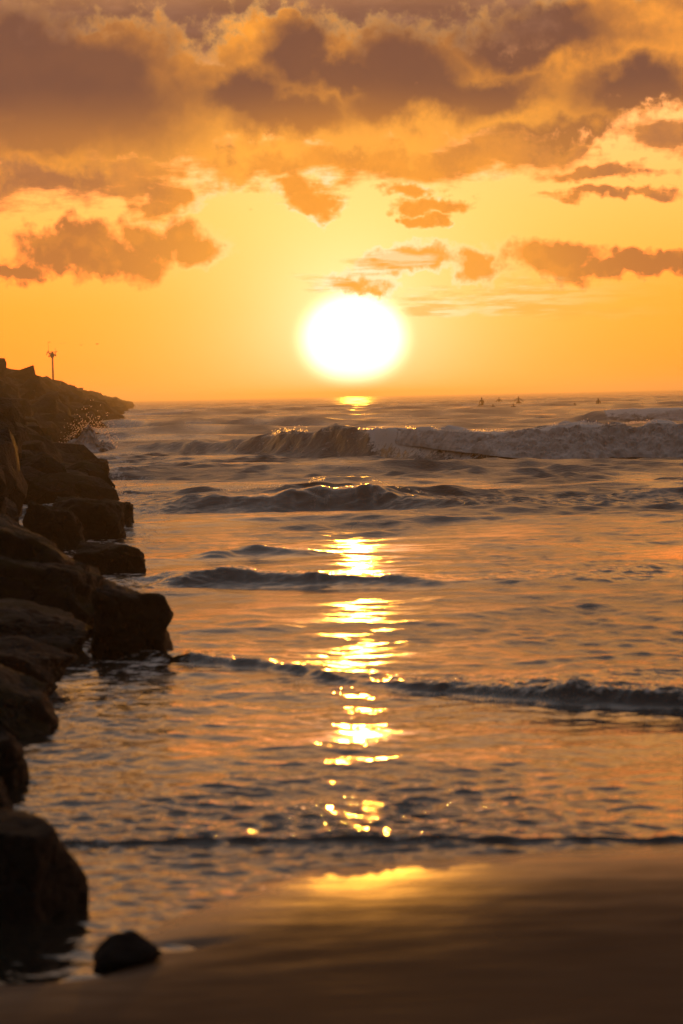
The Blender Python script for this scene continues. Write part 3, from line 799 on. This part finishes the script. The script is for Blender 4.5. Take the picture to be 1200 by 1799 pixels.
def build_tower():
    d = 352.0
    b = at_y(93.5, 673, d); top = at_y(93.5, 618, d)
    K = d / FPX                                             # metres per photo pixel at the tower
    Hp = top.z - b.z
    root = empty('signal_tower', (b.x, d, b.z - .5))
    tag(root, 'slim steel signal tower with equipment head standing on the jetty crest', 'tower')
    bm = bmesh.new(); tube(bm, (0, 0, 0), (0, 0, Hp + .5), 1.75 * K, 1.45 * K, 16); bm_obj('pole', bm, M_METAL, root, smooth=True)
    bm = bmesh.new(); tube(bm, (0, 0, .3), (0, 0, .55), 2.6 * K, 2.6 * K, 16); bm_obj('base_flange', bm, M_METAL, root)
    z = lambda py: (673 - py) * K + .5
    x = lambda px: (px - 93.5) * K
    for yy in (652, 639, 630):
        bm = bmesh.new(); tube(bm, (0, 0, z(yy)), (0, 0, z(yy) + .05), 2.0 * K, 2.0 * K, 14); bm_obj('clamp_band', bm, M_METAL, root)
    bm = bmesh.new()                                        # climbing rungs up the left side
    for i in range(14): tube(bm, (-1.5 * K, 0, .9 + i * .27), (-2.5 * K, 0, .9 + i * .27), .018, seg=6)
    bm_obj('climbing_rungs', bm, M_METAL, root)
    bm = bmesh.new(); tube(bm, (x(93), 0, z(629.5)), (x(93), 0, z(625)), 1.6 * K, 4.0 * K, 14); tube(bm, (x(93), 0, z(625)), (x(93), 0, z(620.5)), 4.0 * K, 3.0 * K, 14)
    bm_obj('equipment_drum', bm, M_DARK, root, smooth=False)
    bm = bmesh.new(); tube(bm, (x(93), 0, z(620.5)), (x(93), 0, z(617.5)), 1.6 * K, 1.3 * K, 12); bm_obj('lamp_housing', bm, M_DARK, root)
    bm = bmesh.new()
    for yo in (-3, 3): tube(bm, (x(83.5), yo * K, z(618.5)), (x(102), yo * K, z(618.5)), .38 * K, seg=8)
    for xp in (83.5, 102): tube(bm, (x(xp), -3 * K, z(618.5)), (x(xp), 3 * K, z(618.5)), .38 * K, seg=8)
    bm_obj('top_rail', bm, M_METAL, root)
    for xp, yo in ((86.5, -2.6), (99.5, -2.6), (86.5, 2.6), (99.5, 2.6)):
        bm = bmesh.new(); tube(bm, (x(xp), yo * K, z(618.5)), (x(91 if xp < 93 else 95), yo * .4 * K, z(628.5)), .32 * K, seg=8); bm_obj('bracket', bm, M_METAL, root)
    for px_, py_, w_, h_ in ((87.5, 626, 2.4, 3.0), (99, 624.5, 2.2, 3.4), (89, 620.8, 2.0, 2.4)):
        bm = bmesh.new(); box(bm, (x(px_), -.6 * K, z(py_)), (w_ * K, 2.0 * K, h_ * K), bev=.02); bm_obj('equipment_box', bm, M_DARK, root)
    bm = bmesh.new(); box(bm, (x(84.6), 0, z(620)), (.7 * K, 5 * K, 8.4 * K), Matrix.Rotation(math.radians(24), 3, 'Y'), bev=.01)
    pn = bm_obj('solar_panel', bm, M_PANEL, root)
    bm = bmesh.new(); tube(bm, (x(86), 0, z(620)), (x(91), 0, z(622)), .35 * K, seg=8); bm_obj('panel_arm', bm, M_METAL, pn)
    bm = bmesh.new(); tube(bm, (x(87), 0, z(618.5)), (x(86.4), 0, z(600.5)), .26 * K, .16 * K, 8); ant = bm_obj('antenna_mast', bm, M_METAL, root)
    bm = bmesh.new(); tube(bm, (x(85.4), 0, z(601.4)), (x(89.4), 0, z(601)), .22 * K, seg=6); box(bm, (x(89.5), 0, z(601)), (.8 * K, .5 * K, 2.0 * K)); bm_obj('wind_vane', bm, M_DARK, ant)
    bm = bmesh.new(); tube(bm, (x(98.6), 0, z(618.5)), (x(98.6), 0, z(612.4)), .26 * K, .2 * K, 8); box(bm, (x(98.6), 0, z(613)), (.9 * K, .9 * K, 1.4 * K)); bm_obj('short_mast', bm, M_METAL, root)
    return root, x, z, K, d
TOWER = build_tower()

# ------------------------------------------------------------------ birds
M_BIRD = plain('gull_feathers', (.06, .055, .05), .8)
M_BEAK = plain('gull_beak', (.45, .25, .05), .5)
def bird_body(bm_name, L, parent=None):
    """fuselage-like body along +X with head, tail and wedge, lathe with 8 sides"""
    prof = [(-.50, .015, .0), (-.42, .045, .0), (-.25, .085, .0), (0, .115, -.01), (.22, .095, .0), (.34, .055, .02), (.42, .062, .035), (.49, .045, .035), (.53, .015, .03)]
    bm = bmesh.new(); rings = []
    for (x, r, zc) in prof:
        flat = .45 if x < -.3 else 1.0
        rings.append([bm.verts.new((x * L, r * L * math.cos(a) * (1.6 if x < -.3 else 1), (r * math.sin(a) * flat + zc) * L)) for a in [2 * math.pi * i / 10 for i in range(10)]])
    for a, b in zip(rings, rings[1:]):
        for i in range(10): bm.faces.new((a[i], a[(i + 1) % 10], b[(i + 1) % 10], b[i]))
    bm.faces.new(rings[0]); bm.faces.new(rings[-1][::-1])
    return bm
def wing(L, side, dihedral, tipdrop, sweep):
    """tapered, cambered two-section wing with real thickness"""
    bm = bmesh.new(); st = []
    span = [(0.0, .23, 0, 0), (.35, .24, .04, math.sin(dihedral) * .35), (.62, .19, .06 + sweep * .3, math.sin(dihedral) * .62 + tipdrop * .2), (.95, .09, sweep * .8, math.sin(dihedral) * .8 - tipdrop * .3), (1.12, .02, sweep * 1.1, math.sin(dihedral) * .85 - tipdrop)]
    for (s_, ch, sw, zz) in span:
        y = side * s_ * L * .62
        st.append([bm.verts.new(((sw * -1 + ox * ch) * L + .1 * L, y, (zz * .62 + oz) * L)) for (ox, oz) in ((.5, .0), (.15, .022), (-.5, .002), (.1, -.008))])
    for a, b in zip(st, st[1:]):
        for i in range(4): bm.faces.new((a[i], a[(i + 1) % 4], b[(i + 1) % 4], b[i]))
    bm.faces.new(st[0]); bm.faces.new(st[-1][::-1]); bmesh.ops.recalc_face_normals(bm, faces=bm.faces)
    return bm
def flying_bird(px, py, span_px, d, heading, dih, drop, lab):
    p = at_y(px, py, d); L = span_px / FPX * d / 1.05
    root = empty('gull', p); root.rotation_euler = (0, 0, heading)
    tag(root, lab, 'bird', 'gulls flying beside the tower')
    bm_obj('body', bird_body('b', L), M_BIRD, root, smooth=True)
    for s_ in (1, -1): bm_obj('wing', wing(L, s_, dih, drop, .25), M_BIRD, root, smooth=True)
    bm = bmesh.new(); tube(bm, (.52 * L, 0, .03 * L), (.62 * L, 0, .015 * L), .018 * L, .004 * L, 6); bm_obj('beak', bm, M_BEAK, root)
flying_bird(142.5, 606.2, 6.2, 190, math.radians(100), .55, .35, 'largest flying gull with bent wings, second from the right')
flying_bird(170.5, 604.2, 6.0, 200, math.radians(20), .10, .02, 'rightmost flying gull gliding with level wings')
flying_bird(114.0, 602.6, 4.2, 260, math.radians(70), .15, .05, 'tiny flying gull, third from the right')
flying_bird(107.3, 603.2, 3.6, 280, math.radians(65), .15, .05, 'tiny flying gull closest to the tower')
def standing_bird(p, L, heading, lab):
    root = empty('gull', p); root.rotation_euler = (0, 0, heading)
    tag(root, lab, 'bird')
    b = bm_obj('body', bird_body('b', L), M_BIRD, root, smooth=True); b.location = (0, 0, .32 * L); b.rotation_euler = (0, -.55, 0)
    for s_ in (1, -1):
        bm = bmesh.new(); tube(bm, (0, s_ * .05 * L, .28 * L), (.02 * L, s_ * .05 * L, 0), .012 * L, seg=6); bm_obj('leg', bm, M_BEAK, root)
        bm = bmesh.new(); tube(bm, (.15 * L, s_ * .10 * L, .40 * L), (-.45 * L, s_ * .05 * L, .06 * L), .075 * L, .015 * L, 8); bm_obj('wing', bm, M_BIRD, root, smooth=True)
_t, _tx, _tz, _K, _d = TOWER
standing_bird(Vector((_t.location.x + _tx(100.6), _d + 3 * _K, _t.location.z + _tz(618.5) + .38 * _K)), 3.4 * _K, .2, 'gull perched on the right end of the tower rail')
_p = at_y(143.3, 687.6, 505)
standing_bird(Vector((_p.x, 505, _p.z - .05)), .52, 1.2, 'lone gull standing on the far jetty crest')

# ------------------------------------------------------------------ surfers
M_SUIT = plain('black_wetsuit', (.018, .018, .022), .55)
M_SKIN = plain('skin', (.30, .17, .11), .6)
M_HAIR = plain('wet_hair', (.03, .02, .012), .5)
M_BOARDS = [plain('board_white', (.55, .52, .45), .3, 0, .1), plain('board_yellow', (.45, .34, .12), .3, 0, .1), plain('board_blue', (.12, .20, .28), .3, 0, .1)]
def skin_person(name, verts, edges, radii, root_i, mat):
    me = bpy.data.meshes.new(name); me.from_pydata(verts, edges, []); me.materials.append(mat)
    o = bpy.data.objects.new(name, me); link(o)
    sk = o.modifiers.new('skin', 'SKIN'); sk.use_smooth_shade = True
    ss_ = o.modifiers.new('subsurf', 'SUBSURF'); ss_.levels = 1; ss_.render_levels = 1
    if not me.skin_vertices: me.skin_vertices.new()
    for i, r in enumerate(radii): me.skin_vertices[0].data[i].radius = (r, r)
    for i in range(len(radii)): me.skin_vertices[0].data[i].use_root = (i == root_i)
    return o
def head_parts(o, c, r, yaw):
    bm = bmesh.new(); bmesh.ops.create_uvsphere(bm, u_segments=14, v_segments=10, radius=r)
    for v in bm.verts:
        v.co.z *= 1.25; v.co.y *= 1.08
        if v.co.z < -.3 * r: v.co.x *= .8; v.co.y = v.co.y * .85 - .05 * r
    tube(bm, (0, -r * 1.0, .1 * r), (0, -r * 1.25, -.15 * r), .12 * r, .2 * r, 6)
    for s_ in (1, -1): box(bm, (s_ * r * .98, 0, 0), (.14 * r, .35 * r, .5 * r), bev=.02 * r)
    f = bm_obj('face', bm, M_SKIN, o, c, True); f.rotation_euler = (0, 0, yaw)
    bm = bmesh.new(); bmesh.ops.create_uvsphere(bm, u_segments=14, v_segments=10, radius=r * 1.1)
    kill = [v for v in bm.verts if v.co.z < -.25 * r or (v.co.y < -.45 * r and v.co.z < .55 * r)]
    bmesh.ops.delete(bm, geom=kill, context='VERTS')
    for v in bm.verts: v.co.z *= 1.22; v.co.y = v.co.y * 1.08 + .05 * r
    h = bm_obj('hair', bm, M_HAIR, o, c, True); h.rotation_euler = (0, 0, yaw)
def board(px_, d, x, z, yaw, pitch, mat, lab):
    bm = bmesh.new(); L = 1.9; n = 16; rings = []
    for i in range(n + 1):
        t = i / n * 2 - 1; w = .26 * (1 - abs(t) ** 2.6) ** .6 + .004; zr = .10 * max(t, 0) ** 3 + .03 * max(-t, 0) ** 3; th = .035 * (1 - t * t) + .006
        rings.append([bm.verts.new((w * math.cos(a), t * L / 2, zr + th * math.sin(a))) for a in [2 * math.pi * k / 10 for k in range(10)]])
    for a, b in zip(rings, rings[1:]):
        for i in range(10): bm.faces.new((a[i], a[(i + 1) % 10], b[(i + 1) % 10], b[i]))
    bm.faces.new(rings[0]); bm.faces.new(rings[-1][::-1]); bmesh.ops.recalc_face_normals(bm, faces=bm.faces)
    root = empty('surfboard', (x, d, z)); root.rotation_euler = (pitch, 0, yaw)
    tag(root, lab, 'surfboard', 'surfboards under the surfers')
    bm_obj('deck', bm, mat, root, smooth=True)
    for fx in (-.1, 0, .1):
        bm = bmesh.new(); box(bm, (fx, -L / 2 + .22, -.07), (.008, .09, .10)); bm_obj('fin', bm, M_DARK, root)
def sitting_surfer(px, py_base, hpx, d, yaw, lean, arms, mat_i, lab, blab):
    b = at_y(px, py_base, d); b.z = max(sea_level(b.x, d), b.z) - .02; hgt = 1.12 * hpx / FPX * d; k = hgt / .80
    V = [(0, 0, .02), (0, -.01, .18), (0, -.02 - lean * .5, .38), (0, -.03 - lean, .52), (0, -.04 - lean * 1.2, .60),     # spine to neck
         (0, -.05 - lean * 1.3, .70)]
    E = [(0, 1), (1, 2), (2, 3), (3, 4), (4, 5)]; R = [.15, .125, .145, .10, .055, .085]
    for s_ in (1, -1):
        i = len(V)
        V += [(s_ * .18, -.02 - lean, .50), (s_ * (.26 + arms * .16), -.10, .27), (s_ * (.20 + arms * .30), -.28, .10 + .02 * arms), (s_ * (.19 + arms * .33), -.36, .06)]
        E += [(3, i), (i, i + 1), (i + 1, i + 2), (i + 2, i + 3)]; R += [.065, .048, .036, .040]
        i = len(V)
        V += [(s_ * .13, -.08, 0), (s_ * .30, -.40, -.02), (s_ * .32, -.36, -.40), (s_ * .32, -.48, -.46)]
        E += [(0, i), (i, i + 1), (i + 1, i + 2), (i + 2, i + 3)]; R += [.10, .075, .05, .04]
    o = skin_person('person', [Vector(v) * k for v in V], E, [r * k for r in R], 0, M_SUIT)
    o.location = (b.x, d, b.z + .16); o.rotation_euler = (0, 0, yaw)
    head_parts(o, Vector((0, -.05 - lean * 1.3, .72)) * k, .088 * k, 0)
    tag(o, lab, 'person', 'surfers waiting for waves')
    board(px, d, b.x, b.z - .16 * k, yaw + math.pi, -.12, M_BOARDS[mat_i % 3], blab)
def prone_surfer(px, py_base, hpx, d, yaw, mat_i, lab, blab):
    b = at_y(px, py_base, d); b.z = max(sea_level(b.x, d), b.z) + .02; k = 1.0
    V = [(0, .0, .10), (0, -.20, .12), (0, -.45, .20), (0, -.55, .26), (0, -.60, .33), (0, -.64, .40)]
    E = [(0, 1), (1, 2), (2, 3), (3, 4), (4, 5)]; R = [.14, .12, .14, .09, .055, .085]
    for s_ in (1, -1):
        i = len(V)
        V += [(s_ * .19, -.52, .24), (s_ * .33, -.70, .10), (s_ * .36, -.90, -.04), (s_ * .36, -.98, -.08)]
        E += [(3, i), (i, i + 1), (i + 1, i + 2), (i + 2, i + 3)]; R += [.065, .048, .036, .04]
        i = len(V)
        V += [(s_ * .10, .25, .08), (s_ * .12, .62, .06), (s_ * .12, .95, .06)]
        E += [(0, i), (i, i + 1), (i + 1, i + 2)]; R += [.09, .06, .04]
    o = skin_person('person', V, E, R, 0, M_SUIT)
    o.location = (b.x, d, b.z); o.rotation_euler = (0, 0, yaw)
    head_parts(o, Vector((0, -.66, .43)), .088, 0)
    tag(o, lab, 'person', 'surfers waiting for waves')
    board(px, d, b.x, b.z - .03, yaw + math.pi, 0, M_BOARDS[mat_i % 3], blab)
sitting_surfer(1051, 714, 10.8, 300, math.radians(160), .05, 0, 0, 'surfer in black sitting upright apart, furthest right', 'surfboard under the lone surfer furthest right')
sitting_surfer(847, 713.5, 11.5, 350, math.radians(200), .02, 0, 1, 'upright surfer, leftmost of the sitting group of three', 'surfboard under the leftmost sitting surfer')
sitting_surfer(877, 710.3, 9.0, 392, math.radians(180), .06, .9, 2, 'surfer with arms out, middle of the sitting group of three', 'surfboard under the middle sitting surfer of the group')
sitting_surfer(911, 710.6, 9.4, 380, math.radians(170), .06, 1.4, 0, 'surfer with elbows wide, rightmost of the sitting group of three', 'surfboard under the rightmost surfer of the sitting group')
prone_surfer(868.5, 718.5, 5, 290, math.radians(190), 1, 'low paddling surfer nearest below the middle sitter', 'surfboard of the low paddler below the middle sitter')
prone_surfer(902, 719.5, 5, 272, math.radians(175), 2, 'low paddling surfer just below the rightmost sitter of three', 'surfboard of the low paddler below the rightmost sitter')
prone_surfer(1020, 718, 4, 268, math.radians(250), 0, 'low paddling surfer left of the lone upright surfer', 'surfboard of the low paddler left of the lone surfer')

# ------------------------------------------------------------------ haze
def build_haze():
    bm = bmesh.new(); box(bm, (0, 7000, 5.8), (8000, 14100, 15.2))
    m, B, out = new_mat('sea_haze')
    v = B.new('ShaderNodeVolumePrincipled')
    v.inputs['Color'].default_value = (.95, .88, .72, 1); v.inputs['Density'].default_value = .00055; v.inputs['Anisotropy'].default_value = .78
    B.link(v.outputs[0], out.inputs['Volume'])
    o = bm_obj('haze', bm, m); o['kind'] = 'stuff'
build_haze()
